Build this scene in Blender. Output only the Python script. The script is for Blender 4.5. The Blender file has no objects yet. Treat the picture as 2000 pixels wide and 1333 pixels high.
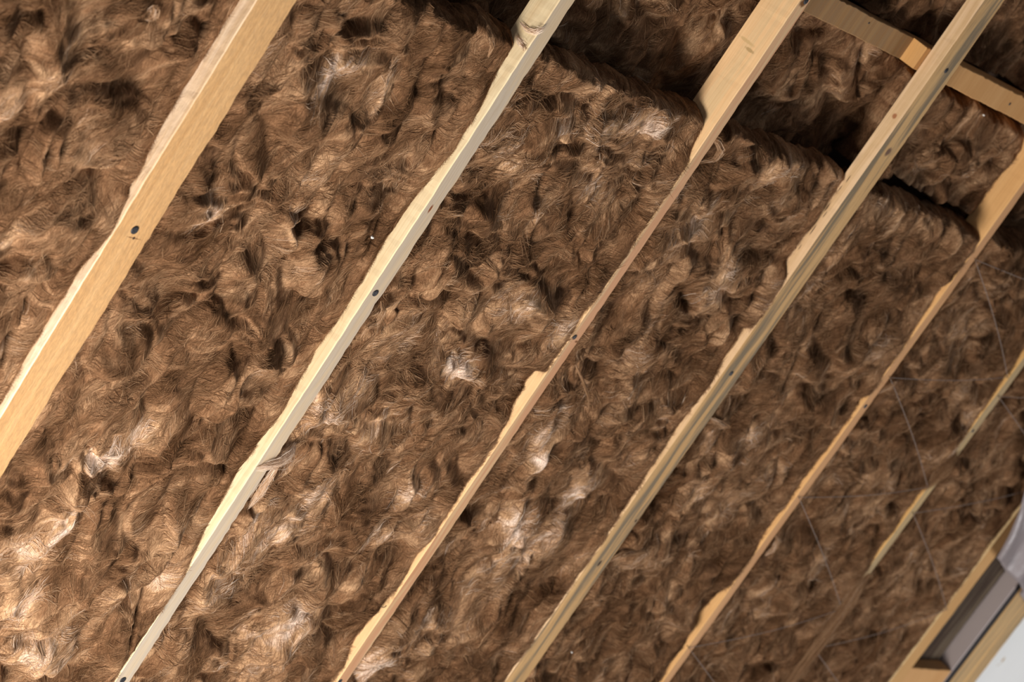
import bpy, bmesh, math, random
import numpy as np
from mathutils import Vector, Matrix

random.seed(7)
rng = np.random.default_rng(7)
SC = bpy.context.scene
COL = SC.collection

# ------------------------------------------------------------------ camera
# World frame: X runs along the framed wall, Z up the battens, Y into the wall
# (the fronts of the battens lie in the plane Y = 0).
F_PX = 4910.95
CAM = np.array([-2.69380935, -2.37537247, 1.09142301])
RM = np.array([[0.56292085, -0.62480003, 0.54105918],
               [0.12741637, -0.58120288, -0.80372152],
               [0.81663038, 0.52137140, -0.24756147]])
cd = bpy.data.cameras.new('camera')
cam = bpy.data.objects.new('camera', cd)
COL.objects.link(cam)
cd.sensor_fit = 'HORIZONTAL'
cd.sensor_width = 36.0
cd.lens = F_PX / 2000 * 36.0
cd.clip_start = 0.05
cd.clip_end = 60
m = Matrix.Identity(4)
for i in range(3):
    m[i][0] = RM[0][i]
    m[i][1] = -RM[1][i]
    m[i][2] = -RM[2][i]
    m[i][3] = CAM[i]
cam.matrix_world = m
cd.dof.use_dof = True
cd.dof.focus_distance = 4.25
cd.dof.aperture_fstop = 5.6
SC.camera = cam

# ------------------------------------------------------------------ light
world = bpy.data.worlds.new('world')
SC.world = world
world.use_nodes = True
wb = world.node_tree.nodes['Background']
wb.inputs[0].default_value = (0.80, 0.88, 1.0, 1)
wb.inputs[1].default_value = 0.15

def area(name, loc, target, size, size_y, energy, color):
    ld = bpy.data.lights.new(name, 'AREA')
    ld.shape = 'RECTANGLE'
    ld.size = size
    ld.size_y = size_y
    ld.energy = energy
    ld.color = color
    o = bpy.data.objects.new(name, ld)
    COL.objects.link(o)
    o.location = loc
    d = Vector(target) - Vector(loc)
    o.rotation_euler = d.to_track_quat('-Z', 'Y').to_euler()
    return o

area('window_daylight', (-1.25, -1.45, -1.5), (0.9, 0.0, -0.2), 1.1, 0.9, 164, (1.0, 0.965, 0.93))
area('right_fill_light', (4.3, -2.6, -1.2), (4.1, 0.0, -0.6), 1.0, 1.0, 56, (0.97, 0.98, 1.0))  # added fill light from the right, brightens the white board and nearby wool

SC.view_settings.view_transform = 'Standard'
SC.view_settings.look = 'None'
SC.view_settings.gamma = 1.0
SC.view_settings.use_curve_mapping = False
SC.view_settings.exposure = 0.0

# ------------------------------------------------------------------ helpers
def ray(x, y):
    return RM.T @ np.array([(x - 1000) / F_PX, (y - 666.5) / F_PX, 1.0])

def on_y(x, y, Y=0.0):
    d = ray(x, y)
    return CAM + (Y - CAM[1]) / d[1] * d

def srgb(r, g, b):
    f = lambda c: (c / 255 / 12.92) if c / 255 <= 0.04045 else ((c / 255 + 0.055) / 1.055) ** 2.4
    return (f(r), f(g), f(b), 1.0)

def mesh_obj(name, verts, faces, mat=None, parent=None, smooth=False):
    me = bpy.data.meshes.new(name)
    me.from_pydata([tuple(v) for v in verts], [], faces)
    me.update()
    o = bpy.data.objects.new(name, me)
    COL.objects.link(o)
    if mat:
        me.materials.append(mat)
    if smooth:
        me.polygons.foreach_set('use_smooth', [True] * len(me.polygons))
    if parent:
        o.parent = parent
    return o

def bm_obj(name, bm, mat=None, parent=None, smooth=False):
    bmesh.ops.recalc_face_normals(bm, faces=bm.faces)
    me = bpy.data.meshes.new(name)
    bm.to_mesh(me)
    bm.free()
    o = bpy.data.objects.new(name, me)
    COL.objects.link(o)
    if mat:
        me.materials.append(mat)
    if smooth:
        me.polygons.foreach_set('use_smooth', [True] * len(me.polygons))
    if parent:
        o.parent = parent
    return o

def tag(o, label, cat, group=None, kind=None):
    if label:
        o['label'] = label
    if cat:
        o['category'] = cat
    if group:
        o['group'] = group
    if kind:
        o['kind'] = kind
    return o

# numpy gradient noise -------------------------------------------------
_perm = np.random.default_rng(3).permutation(512).astype(np.int64)
_perm = np.concatenate([_perm, _perm, _perm])
_ga = np.random.default_rng(4).uniform(0, 2 * np.pi, 512)
_gx, _gy = np.cos(_ga), np.sin(_ga)

def gn(x, y, s=0):
    x = x + s * 17.31
    y = y + s * 9.77
    xi = np.floor(x).astype(np.int64)
    yi = np.floor(y).astype(np.int64)
    xf = x - xi
    yf = y - yi
    u = xf * xf * xf * (xf * (xf * 6 - 15) + 10)
    v = yf * yf * yf * (yf * (yf * 6 - 15) + 10)
    def g(i, j, dx, dy):
        h = _perm[_perm[(i & 511)] + (j & 511)]
        return _gx[h] * dx + _gy[h] * dy
    a = g(xi, yi, xf, yf)
    b = g(xi + 1, yi, xf - 1, yf)
    c = g(xi, yi + 1, xf, yf - 1)
    d = g(xi + 1, yi + 1, xf - 1, yf - 1)
    return (a + u * (b - a) + v * ((c + u * (d - c)) - (a + u * (b - a)))) * 1.5

def fbm(x, y, s=0, o=3):
    r = 0
    a = 1.0
    for k in range(o):
        r = r + a * gn(x * 2 ** k, y * 2 ** k, s + k * 3)
        a *= 0.5
    return r

def sst(a, b, x):
    t = np.clip((x - a) / (b - a), 0, 1)
    return t * t * (3 - 2 * t)

# ------------------------------------------------------------------ materials
class NT:
    def __init__(s, name):
        s.m = bpy.data.materials.new(name)
        s.m.use_nodes = True
        s.n = s.m.node_tree.nodes
        s.l = s.m.node_tree.links
        s.b = s.n['Principled BSDF']
    def new(s, t, **k):
        n = s.n.new(t)
        for a, v in k.items():
            setattr(n, a, v)
        return n
    def link(s, a, b):
        s.l.new(a, b)
    def math(s, op, a, b=None, c=None):
        n = s.new('ShaderNodeMath', operation=op)
        for i, v in enumerate((a, b, c)):
            if v is None:
                continue
            if isinstance(v, (int, float)):
                n.inputs[i].default_value = v
            else:
                s.link(v, n.inputs[i])
        return n.outputs[0]
    def mix(s, f, a, b, bt='MIX'):
        n = s.new('ShaderNodeMix', data_type='RGBA', blend_type=bt)
        for i, v in ((0, f), (6, a), (7, b)):
            if isinstance(v, (int, float)):
                n.inputs[i].default_value = v
            elif isinstance(v, tuple):
                n.inputs[i].default_value = v
            else:
                s.link(v, n.inputs[i])
        return n.outputs[2]
    def noise(s, vec, scale, detail=3, rough=0.5, dist=0.0):
        n = s.new('ShaderNodeTexNoise')
        n.inputs['Scale'].default_value = scale
        n.inputs['Detail'].default_value = detail
        n.inputs['Roughness'].default_value = rough
        n.inputs['Distortion'].default_value = dist
        s.link(vec, n.inputs['Vector'])
        return n.outputs['Fac']
    def mapping(s, vec, scale=(1, 1, 1), loc=(0, 0, 0), rot=(0, 0, 0)):
        n = s.new('ShaderNodeMapping')
        n.inputs['Scale'].default_value = scale
        n.inputs['Location'].default_value = loc
        n.inputs['Rotation'].default_value = rot
        s.link(vec, n.inputs['Vector'])
        return n.outputs[0]
    def ramp(s, fac, stops):
        n = s.new('ShaderNodeValToRGB')
        e = n.color_ramp.elements
        while len(e) < len(stops):
            e.new(0.5)
        for q, (p, c) in zip(e, stops):
            q.position = p
            q.color = c if isinstance(c, tuple) else (c, c, c, 1)
        s.link(fac, n.inputs[0])
        return n.outputs[0]

def wood_mat(name, side, front, streak, seed=0, spots=(), rough_sawn=0.0, grey=0.0, streak_amt=0.5):
    """Sawn softwood, grain along local Z. side / front: colour of the wood on the
    board's two differently cut faces; spots: (x, y, z, rx, ry, rz, colour)."""
    t = NT(name)
    tc = t.new('ShaderNodeTexCoord').outputs['Object']
    v = t.mapping(tc, loc=(seed * 1.7, seed * 0.9, seed * 2.3))
    warp = t.noise(t.mapping(v, scale=(3, 3, 1.1)), 1.6, 2)
    wv = t.new('ShaderNodeVectorMath', operation='MULTIPLY_ADD')
    t.link(warp, wv.inputs[0])
    wv.inputs[1].default_value = (0.05, 0.05, 0.0)
    t.link(v, wv.inputs[2])
    wv = wv.outputs[0]
    bands = t.noise(t.mapping(wv, scale=(75, 75, 1.2)), 1.0, 2, 0.5)
    fine = t.noise(t.mapping(wv, scale=(420, 420, 9)), 1.0, 3, 0.6)
    blot = t.noise(t.mapping(v, scale=(14, 14, 2.4)), 1.0, 3, 0.55)
    # which face: |normal.x| large = narrow side face
    geo = t.new('ShaderNodeTexCoord').outputs['Normal']
    sep = t.new('ShaderNodeSeparateXYZ')
    t.link(geo, sep.inputs[0])
    ax = t.math('ABSOLUTE', sep.outputs[0])
    fs = t.math('GREATER_THAN', ax, 0.7)
    base = t.mix(fs, front, side)  # side faces paler than fronts, partly light put into the colour
    c = t.mix(t.math('MULTIPLY', t.ramp(bands, [(0.45, 0.0), (0.62, 1.0)]), streak_amt), base, streak)
    c = t.mix(t.math('MULTIPLY', t.ramp(fine, [(0.35, 1.0), (0.6, 0.0)]), 0.30), c,
              t.mix(1.0, c, (0.72, 0.62, 0.50, 1), 'MULTIPLY'))
    c = t.mix(t.math('MULTIPLY', t.ramp(blot, [(0.42, 0.0), (0.68, 1.0)]), 0.35), c,
              t.mix(1.0, c, (0.86, 0.76, 0.62, 1), 'MULTIPLY'))
    if grey:
        gm = t.noise(t.mapping(wv, scale=(60, 60, 2.5)), 1.0, 4, 0.65)
        gf = t.math('MULTIPLY', t.ramp(gm, [(0.46, 0.0), (0.60, 1.0)]), grey)
        gf = t.math('MULTIPLY', gf, t.math('SUBTRACT', 1.0, fs))
        c = t.mix(gf, c, srgb(122, 106, 84))
    if rough_sawn:
        sv = t.mapping(v, scale=(230, 230, 70), rot=(0, math.radians(24), 0))
        saw = t.noise(sv, 1.0, 3, 0.65)
        sm = t.ramp(saw, [(0.40, 0.0), (0.60, 1.0)])
        sm = t.math('MULTIPLY', sm, t.math('SUBTRACT', 1.0, fs))
        c = t.mix(t.math('MULTIPLY', sm, 0.45 * rough_sawn), c, t.mix(1.0, c, (1.45, 1.4, 1.3, 1), 'MULTIPLY'))
    for (sx, sy, sz, rx, ry, rz, colr) in spots:
        mp = t.new('ShaderNodeVectorMath', operation='SUBTRACT')
        t.link(tc, mp.inputs[0])
        mp.inputs[1].default_value = (sx, sy, sz)
        dv = t.new('ShaderNodeVectorMath', operation='DIVIDE')
        t.link(mp.outputs[0], dv.inputs[0])
        dv.inputs[1].default_value = (rx, ry, rz)
        ln = t.new('ShaderNodeVectorMath', operation='LENGTH')
        t.link(dv.outputs[0], ln.inputs[0])
        d = t.math('ADD', ln.outputs['Value'], t.math('MULTIPLY', t.math('SUBTRACT', fine, 0.5), 0.9))
        c = t.mix(t.ramp(d, [(0.55, 1.0), (1.0, 0.0)]), c, colr)
    t.link(c, t.b.inputs['Base Color'])
    t.b.inputs['Roughness'].default_value = 0.75
    t.b.inputs['Specular IOR Level'].default_value = 0.2
    h = t.math('ADD', t.math('MULTIPLY', fine, 0.6), t.math('MULTIPLY', bands, 0.4))
    if rough_sawn:
        h = t.math('ADD', h, t.math('MULTIPLY', saw, 1.5 * rough_sawn))
    bp = t.new('ShaderNodeBump')
    bp.inputs['Strength'].default_value = 0.5
    bp.inputs['Distance'].default_value = 0.0012
    t.link(h, bp.inputs['Height'])
    t.link(bp.outputs[0], t.b.inputs['Normal'])
    return t.m

def wool_mat():
    t = NT('brown_mineral_wool')
    at = t.new('ShaderNodeAttribute', attribute_name='tint').outputs['Fac']
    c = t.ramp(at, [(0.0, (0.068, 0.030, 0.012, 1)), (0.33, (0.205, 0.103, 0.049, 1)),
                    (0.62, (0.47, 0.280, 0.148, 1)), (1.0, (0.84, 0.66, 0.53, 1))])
    tc = t.new('ShaderNodeTexCoord').outputs['Object']
    w1 = t.noise(tc, 14, 2)
    wv = t.new('ShaderNodeVectorMath', operation='MULTIPLY_ADD')
    t.link(w1, wv.inputs[0])
    wv.inputs[1].default_value = (0.06, 0.06, 0.03)
    t.link(tc, wv.inputs[2])
    sv = t.mapping(wv.outputs[0], scale=(520, 300, 85), rot=(0, math.radians(20), 0))
    fib = t.noise(sv, 1.0, 4, 0.65, 0.8)
    c = t.mix(t.ramp(fib, [(0.35, 1.0), (0.55, 0.0)]), c, t.mix(1.0, c, (0.55, 0.50, 0.47, 1), 'MULTIPLY'))
    c = t.mix(t.ramp(fib, [(0.52, 0.0), (0.75, 0.75)]), c, t.mix(1.0, c, (1.7, 1.7, 1.75, 1), 'MULTIPLY'))
    t.link(c, t.b.inputs['Base Color'])
    t.b.inputs['Roughness'].default_value = 0.9
    t.b.inputs['Specular IOR Level'].default_value = 0.08
    bp = t.new('ShaderNodeBump')
    bp.inputs['Strength'].default_value = 0.7
    bp.inputs['Distance'].default_value = 0.0025
    t.link(fib, bp.inputs['Height'])
    t.link(bp.outputs[0], t.b.inputs['Normal'])
    return t.m

def fibre_mat():
    t = NT('brown_wool_fibre')
    at = t.new('ShaderNodeAttribute', attribute_name='tint').outputs['Fac']
    c = t.ramp(at, [(0.0, (0.078, 0.035, 0.015, 1)), (0.33, (0.235, 0.122, 0.060, 1)),
                    (0.62, (0.48, 0.288, 0.156, 1)), (1.0, (0.86, 0.70, 0.56, 1))])
    d = t.new('ShaderNodeBsdfDiffuse')
    tr = t.new('ShaderNodeBsdfTranslucent')
    t.link(c, d.inputs[0])
    t.link(c, tr.inputs[0])
    mx = t.new('ShaderNodeMixShader')
    mx.inputs[0].default_value = 0.35
    t.link(d.outputs[0], mx.inputs[1])
    t.link(tr.outputs[0], mx.inputs[2])
    t.link(mx.outputs[0], t.n['Material Output'].inputs[0])
    return t.m

def plain_mat(name, col, rough=0.6, metal=0.0, bump=None):
    t = NT(name)
    tc = t.new('ShaderNodeTexCoord').outputs['Object']
    n = t.noise(tc, bump[0] if bump else 30, 4, 0.6)
    c = t.mix(t.math('MULTIPLY', n, 0.25), col, t.mix(1.0, col, (0.7, 0.68, 0.66, 1), 'MULTIPLY'))
    t.link(c, t.b.inputs['Base Color'])
    t.b.inputs['Roughness'].default_value = rough
    t.b.inputs['Metallic'].default_value = metal
    if bump:
        bp = t.new('ShaderNodeBump')
        bp.inputs['Strength'].default_value = bump[1]
        bp.inputs['Distance'].default_value = 0.002
        t.link(n, bp.inputs['Height'])
        t.link(bp.outputs[0], t.b.inputs['Normal'])
    return t.m

WOOL = wool_mat()
FIBRE = fibre_mat()
BLACK = plain_mat('black_phosphate_steel', srgb(34, 32, 34), 0.55, 0.0)
STEEL = plain_mat('dull_wire', srgb(92, 72, 52), 0.5, 0.5)

# ------------------------------------------------------------------ battens
DARK = srgb(58, 40, 28)
KNOT = srgb(150, 92, 55)

def batten(name, x0, x1, z0, z1, depth, mat, y0=0.0, wane=None, seed=0, rough=0.0007, axis='Z'):
    """sawn board with slightly wavering arrises; local origin at its foot / left end"""
    rs = np.random.default_rng(seed + 50)
    L = z1 - z0
    n = int(L / 0.012)
    ch = 0.0016
    verts, faces = [], []
    zs = np.linspace(0, L, n + 1)
    w = x1 - x0
    for i, z in enumerate(zs):
        dl = 0.0011 * gn(np.array([z * 9.0]), np.array([0.3]), seed)[0] + rs.normal(0, rough * 0.45)
        dr = 0.0014 * gn(np.array([z * 8.0]), np.array([5.3]), seed + 1)[0] + rs.normal(0, rough)
        bow = 0.0010 * gn(np.array([z * 2.0]), np.array([9.3]), seed + 2)[0]
        cl = ch
        cr = ch
        dcr = ch
        if wane is not None:
            a, b, r = wane
            k = float(sst(a, b, np.array([z + z0]))[()]) if True else 0
            cl = ch + r * k * (1 + 0.25 * gn(np.array([z * 6.0]), np.array([2.2]), 9)[0])
            dcr = ch + r * 0.55 * k
        prof = [(dl + cl, bow), (w + dr - ch, bow), (w + dr, bow + ch), (w, depth), (0, depth), (dl, bow + dcr)]
        if wane is not None:
            prof = [(dl + cl, bow), (w + dr - ch, bow), (w + dr, bow + ch), (w, depth), (0, depth), (dl, bow + dcr),
                    (dl + cl * 0.28, bow + dcr * 0.30)]
        for (px, py) in prof:
            verts.append((px, py, z) if axis == 'Z' else (z, py, px))
    k = len(prof)
    for i in range(n):
        for j in range(k):
            a = i * k + j
            b = i * k + (j + 1) % k
            faces.append((a, b, b + k, a + k))
    faces.append(tuple(range(k))[::-1])
    faces.append(tuple(n * k + j for j in range(k)))
    me = bpy.data.meshes.new(name)
    me.from_pydata(verts, [], faces)
    bm = bmesh.new()
    bm.from_mesh(me)
    bmesh.ops.recalc_face_normals(bm, faces=bm.faces)
    bm.to_mesh(me)
    bm.free()
    o = bpy.data.objects.new(name, me)
    COL.objects.link(o)
    o.location = (x0, y0, z0) if axis == 'Z' else (z0, y0, x0)
    me.materials.append(mat)
    return o

def screw(parent, px, py, r=0.0052, Y=0.0, label=None):
    P = on_y(px, py, Y)
    bm = bmesh.new()
    n = 24
    prof = [(0.0, -0.0006), (0.35, -0.0007), (0.72, -0.0005), (1.0, -0.0002), (1.04, 0.0008), (0.5, 0.006), (0.32, 0.012)]
    rings = []
    for (q, y) in prof:
        if q == 0:
            rings.append([bm.verts.new((0, y, 0))])
            continue
        rings.append([bm.verts.new((r * q * math.cos(2 * math.pi * i / n), y, r * q * math.sin(2 * math.pi * i / n))) for i in range(n)])
    for a, b in zip(rings, rings[1:]):
        for i in range(n):
            j = (i + 1) % n
            if len(a) == 1:
                bm.faces.new((a[0], b[i], b[j]))
            else:
                bm.faces.new((a[i], b[i], b[j], a[j]))
    # raised cross lands around the recess
    for ang in (0.6, 0.6 + math.pi / 2):
        for sgn in (-1, 1):
            c, s = math.cos(ang), math.sin(ang)
            cx, cz = c * r * 0.42 * sgn, s * r * 0.42 * sgn
            vs = []
            for (u, v) in ((-0.14, -0.07), (0.14, -0.07), (0.14, 0.07), (-0.14, 0.07)):
                vs.append(bm.verts.new((cx + r * (u * c - v * s), -0.0011, cz + r * (u * s + v * c))))
            vb = [bm.verts.new((q.co.x, 0.0005, q.co.z)) for q in vs]
            bm.faces.new(vs)
            for i in range(4):
                bm.faces.new((vs[i], vs[(i + 1) % 4], vb[(i + 1) % 4], vb[i]))
    o = bm_obj('screw', bm, BLACK, parent, True)
    o.location = Vector((P[0], Y - 0.0006, P[2])) - parent.location
    if label:
        o['label'] = label
    return o

A = [0.0372836, 0.6131458, 1.2200204, 1.8305601, 2.42527235, 3.01033198, 3.6343173]
Wd = [0.0745672, 0.03646958, 0.03125228, 0.07092556, 0.0321353, 0.034, 0.07142669]
LX = [a - w for a, w in zip(A, Wd)]
DP = [0.030, 0.050, 0.070, 0.033, 0.060, 0.050, 0.033]
ZB, ZT = -1.42, 1.20

def loc(px, py, i, Y=0.0):
    P = on_y(px, py, Y)
    return (P[0] - LX[i], P[2] - ZB)

sp = []
x, z = loc(262, 466, 0)
sp1 = [(x, 0, z, 0.019, 0.02, 0.0012, srgb(120, 84, 50)), (x, 0, z, 0.003, 0.02, 0.0035, DARK)]
x, z = loc(841, 408, 1)
sp2 = [(x, 0, z, 0.0030, 0.02, 0.011, srgb(120, 66, 34))]
x, z = loc(1126, 668, 2)
sp3 = [(x, 0, z, 0.006, 0.02, 0.003, srgb(120, 80, 48)), (0.0, 0.045, 0.632 - ZB, 0.02, 0.024, 0.004, srgb(208, 172, 120)), (0.0, 0.030, 0.622 - ZB, 0.02, 0.014, 0.004, srgb(186, 152, 104)),
       (0.014, 0, 0.745 - ZB, 0.012, 0.02, 0.010, srgb(110, 70, 35))]
sp4 = []
for (px, py, rx, rz, cc) in ((1171, 1101, .006, .010, DARK), (1242, 1018, .004, .005, DARK), (1110, 1158, .002, .006, srgb(110, 75, 45)),
                             (1735, 297, .010, .012, srgb(112, 84, 66)), (1108, 1220, .004, .003, srgb(150, 100, 58)),
                             (1203, 1021, .003, .006, srgb(110, 75, 40))):
    x, z = loc(px, py, 3)
    sp4.append((x, 0, z, rx, 0.02, rz, cc))
for (y_, z_, ry, rz, cc) in ((0.016, .625, .006, .007, srgb(168, 112, 74)), (0.020, .47, .0012, .011, DARK), (0.023, .445, .001, .010, DARK),
                             (0.022, .40, .0012, .014, DARK), (0.017, .385, .001, .010, DARK), (0.019, .345, .0012, .016, DARK), (0.024, .36, .001, .018, DARK), (0.021, .30, .001, .010, DARK)):
    sp4.append((0.0, y_, z_ - ZB, 0.02, ry, rz, cc))

W1 = wood_mat('rough_sawn_tan_pine', srgb(232, 204, 172), srgb(180, 141, 96), srgb(196, 158, 112), 1, sp1, 1.0, 0.0, 0.5)
W2 = wood_mat('cream_pine', srgb(228, 206, 166), srgb(182, 166, 146), srgb(206, 178, 136), 2, sp2, 0.0, 0.0, 0.45)
W3 = wood_mat('pinkish_pine', srgb(238, 194, 142), srgb(196, 147, 110), srgb(214, 188, 144), 3, sp3, 0.0, 0.0, 0.5)
W4 = wood_mat('weathered_pine', srgb(232, 196, 154), srgb(196, 156, 106), srgb(204, 166, 116), 4, sp4, 0.3, 0.95, 0.55)
W5 = wood_mat('orange_pine', srgb(236, 184, 122), srgb(200, 150, 106), srgb(220, 170, 112), 5, (), 0.0, 0.0, 0.35)
W6 = wood_mat('dull_pine', srgb(226, 178, 112), srgb(176, 150, 112), srgb(206, 172, 112), 6, (), 0.0, 0.3, 0.5)
W7 = wood_mat('honey_pine', srgb(220, 190, 140), srgb(186, 142, 90), srgb(196, 154, 104), 7, (), 0.0, 0.0, 0.4)

BG = 'timber battens of the wall frame'
labels = [
    'wide rough-sawn tan batten, leftmost of the wall battens',
    'narrow cream batten with beige front, right of the wide rough-sawn one',
    'narrow pinkish batten between the cream batten and the weathered streaky one',
    'wide weathered batten with grey streaks and small dark cracks in its side',
    'narrow orange pine batten with cords stapled along its right edge',
    'thin dull batten largely covered by wool, crossed by two cord zigzags',
    'honey coloured batten beside the open cavity at lower right']
mats = [W1, W2, W3, W4, W5, W6, W7]
BAT = []
for i in range(7):
    zt = ZT
    b = batten('wall_batten', LX[i], A[i], ZB, zt, DP[i], mats[i], seed=i * 7,
               wane=(-0.25, -0.6, 0.012) if i == 3 else None, rough=0.0009 if i in (0, 1) else 0.0005)
    tag(b, labels[i], 'batten', BG)
    BAT.append(b)
screw(BAT[0], 263, 450, 0.0066)
screw(BAT[1], 733, 573, 0.0060)
screw(BAT[1], 240, 1329, 0.0060)
screw(BAT[2], 1122, 659, 0.0052)
screw(BAT[2], 664, 1331, 0.0052)
screw(BAT[2], 1574, 3, 0.0056)
screw(BAT[3], 1428, 730, 0.0056)
screw(BAT[3], 1848, 138, 0.0056)
screw(BAT[4], 1690, 794, 0.0056)
screw(BAT[5], 1900, 842, 0.0050)

# ------------------------------------------------------------------ rails behind the battens
WR1 = wood_mat('dark_rail_pine', srgb(170, 126, 76), srgb(146, 110, 72), srgb(166, 130, 86), 11, (), 0.0, 0.25, 0.5)
WR2 = wood_mat('rail_pine', srgb(222, 168, 104), srgb(196, 146, 92), srgb(206, 158, 104), 12, (), 0.0, 0.0, 0.4)
RZ0, RZ1 = 0.722, 0.772

# ------------------------------------------------------------------ mineral wool
TILT = math.radians(28)
# pale dense locks of the wool, and hollows with shade put into the tint: photo position, half length, half width,
# direction (degrees, anticlockwise from the picture's horizontal), tint change, relief (m)
PATCH_PX = [
 (665,150,60,20,28,.55,.012),(600,110,70,60,60,.16,.010),(585,185,50,60,90,.12,.006),(415,415,42,28,30,.42,.010),(205,905,36,28,35,.50,.012),
 (280,860,60,20,35,.40,.010),(645,795,34,34,50,.55,.014),(600,845,50,24,40,.25,.008),(130,150,60,50,50,.10,.006),
 (60,1090,80,40,48,.40,.012),(120,1030,60,24,50,.28,.010),(90,1280,110,40,20,.26,.010),(230,1190,40,36,40,.20,.010),(40,1200,50,40,60,.28,.01),
 (330,1050,90,16,52,.22,.006),(300,1170,80,14,50,.28,.006),(510,1040,60,40,40,.24,.010),(440,1120,70,30,50,.22,.012),
 (600,1000,70,30,35,.28,.010),(610,960,24,18,20,.38,.010),(570,1240,90,40,50,.30,.012),(690,1120,60,26,60,.20,.008),(800,960,50,16,55,.32,.008),
 (735,1050,26,30,60,.30,.008),(900,725,26,40,95,.40,.016),(890,560,60,30,20,.10,.008),(1000,300,40,26,120,.36,.012),(1010,345,50,20,140,.22,.008),(950,280,36,30,60,.18,.01),
 (1025,600,40,30,50,.36,.014),(1110,620,40,16,50,.30,.008),(1110,260,26,46,100,.34,.012),(1180,165,40,22,-30,.30,.012),(1200,235,70,26,10,.30,.014),(1290,245,60,14,20,.32,.010),
 (1140,120,34,16,-40,.30,.012),(940,480,70,40,20,.12,.010),(950,900,40,40,40,.12,.006),
 (1000,1040,44,34,60,.48,.016),(1130,975,66,13,50,.55,.012),(1060,1070,70,26,40,.36,.012),(960,1120,60,30,60,.25,.012),(740,1290,46,34,45,.60,.018),(825,1220,36,20,20,.40,.012),
 (1070,860,50,18,40,.25,.008),(1060,890,16,40,10,.22,.008),(1200,780,90,26,40,.20,.010),(1250,680,90,24,55,.24,.012),(1400,600,80,24,60,.22,.010),(1360,440,70,26,50,.26,.010),
 (1520,330,24,60,110,.24,.012),(1430,530,60,24,55,.18,.010),(1380,560,50,16,75,.22,.010),(1150,680,20,60,100,.12,.004),
 (1610,500,60,40,50,.06,.006),(1830,440,50,16,30,.22,.012),(1720,420,30,16,-20,.26,.010),(1500,920,26,30,60,.16,.008),(1360,960,20,36,100,.22,.010),(1440,880,60,14,30,.24,.010),
 (1480,860,26,20,-20,.24,.010),(1640,1010,26,30,60,.22,.012),(1700,990,30,20,50,.18,.010),(1750,930,30,16,50,.16,.008),(1560,1130,60,20,50,.10,.008),
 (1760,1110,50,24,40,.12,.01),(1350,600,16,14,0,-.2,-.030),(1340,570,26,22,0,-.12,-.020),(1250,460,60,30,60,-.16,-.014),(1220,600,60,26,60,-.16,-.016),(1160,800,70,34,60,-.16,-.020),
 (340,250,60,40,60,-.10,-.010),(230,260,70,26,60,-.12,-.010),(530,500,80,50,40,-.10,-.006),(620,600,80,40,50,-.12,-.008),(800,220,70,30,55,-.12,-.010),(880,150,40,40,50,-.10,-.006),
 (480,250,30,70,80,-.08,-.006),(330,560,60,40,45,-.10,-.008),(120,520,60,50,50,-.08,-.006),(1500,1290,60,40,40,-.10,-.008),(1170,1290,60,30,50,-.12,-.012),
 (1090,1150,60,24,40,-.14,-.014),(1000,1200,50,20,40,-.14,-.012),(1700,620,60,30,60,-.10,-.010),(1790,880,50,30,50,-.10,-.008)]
PATCH = []
def _build_patches():
    for (px, py, a, b, ang, dt_, dh) in PATCH_PX:
        c = on_y(px, py, 0.012)
        ca, sa_ = math.cos(math.radians(ang)), math.sin(math.radians(ang))
        e1 = on_y(px + a * ca, py - a * sa_, 0.012) - c
        e2 = on_y(px + b * sa_, py + b * ca, 0.012) - c
        M = np.linalg.inv(np.array([[e1[0], e2[0]], [e1[2], e2[2]]]))
        PATCH.append((c[0], c[2], M, dt_, dh, max(np.hypot(e1[0], e1[2]), np.hypot(e2[0], e2[2])) * 2.6))
_build_patches()

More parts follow.
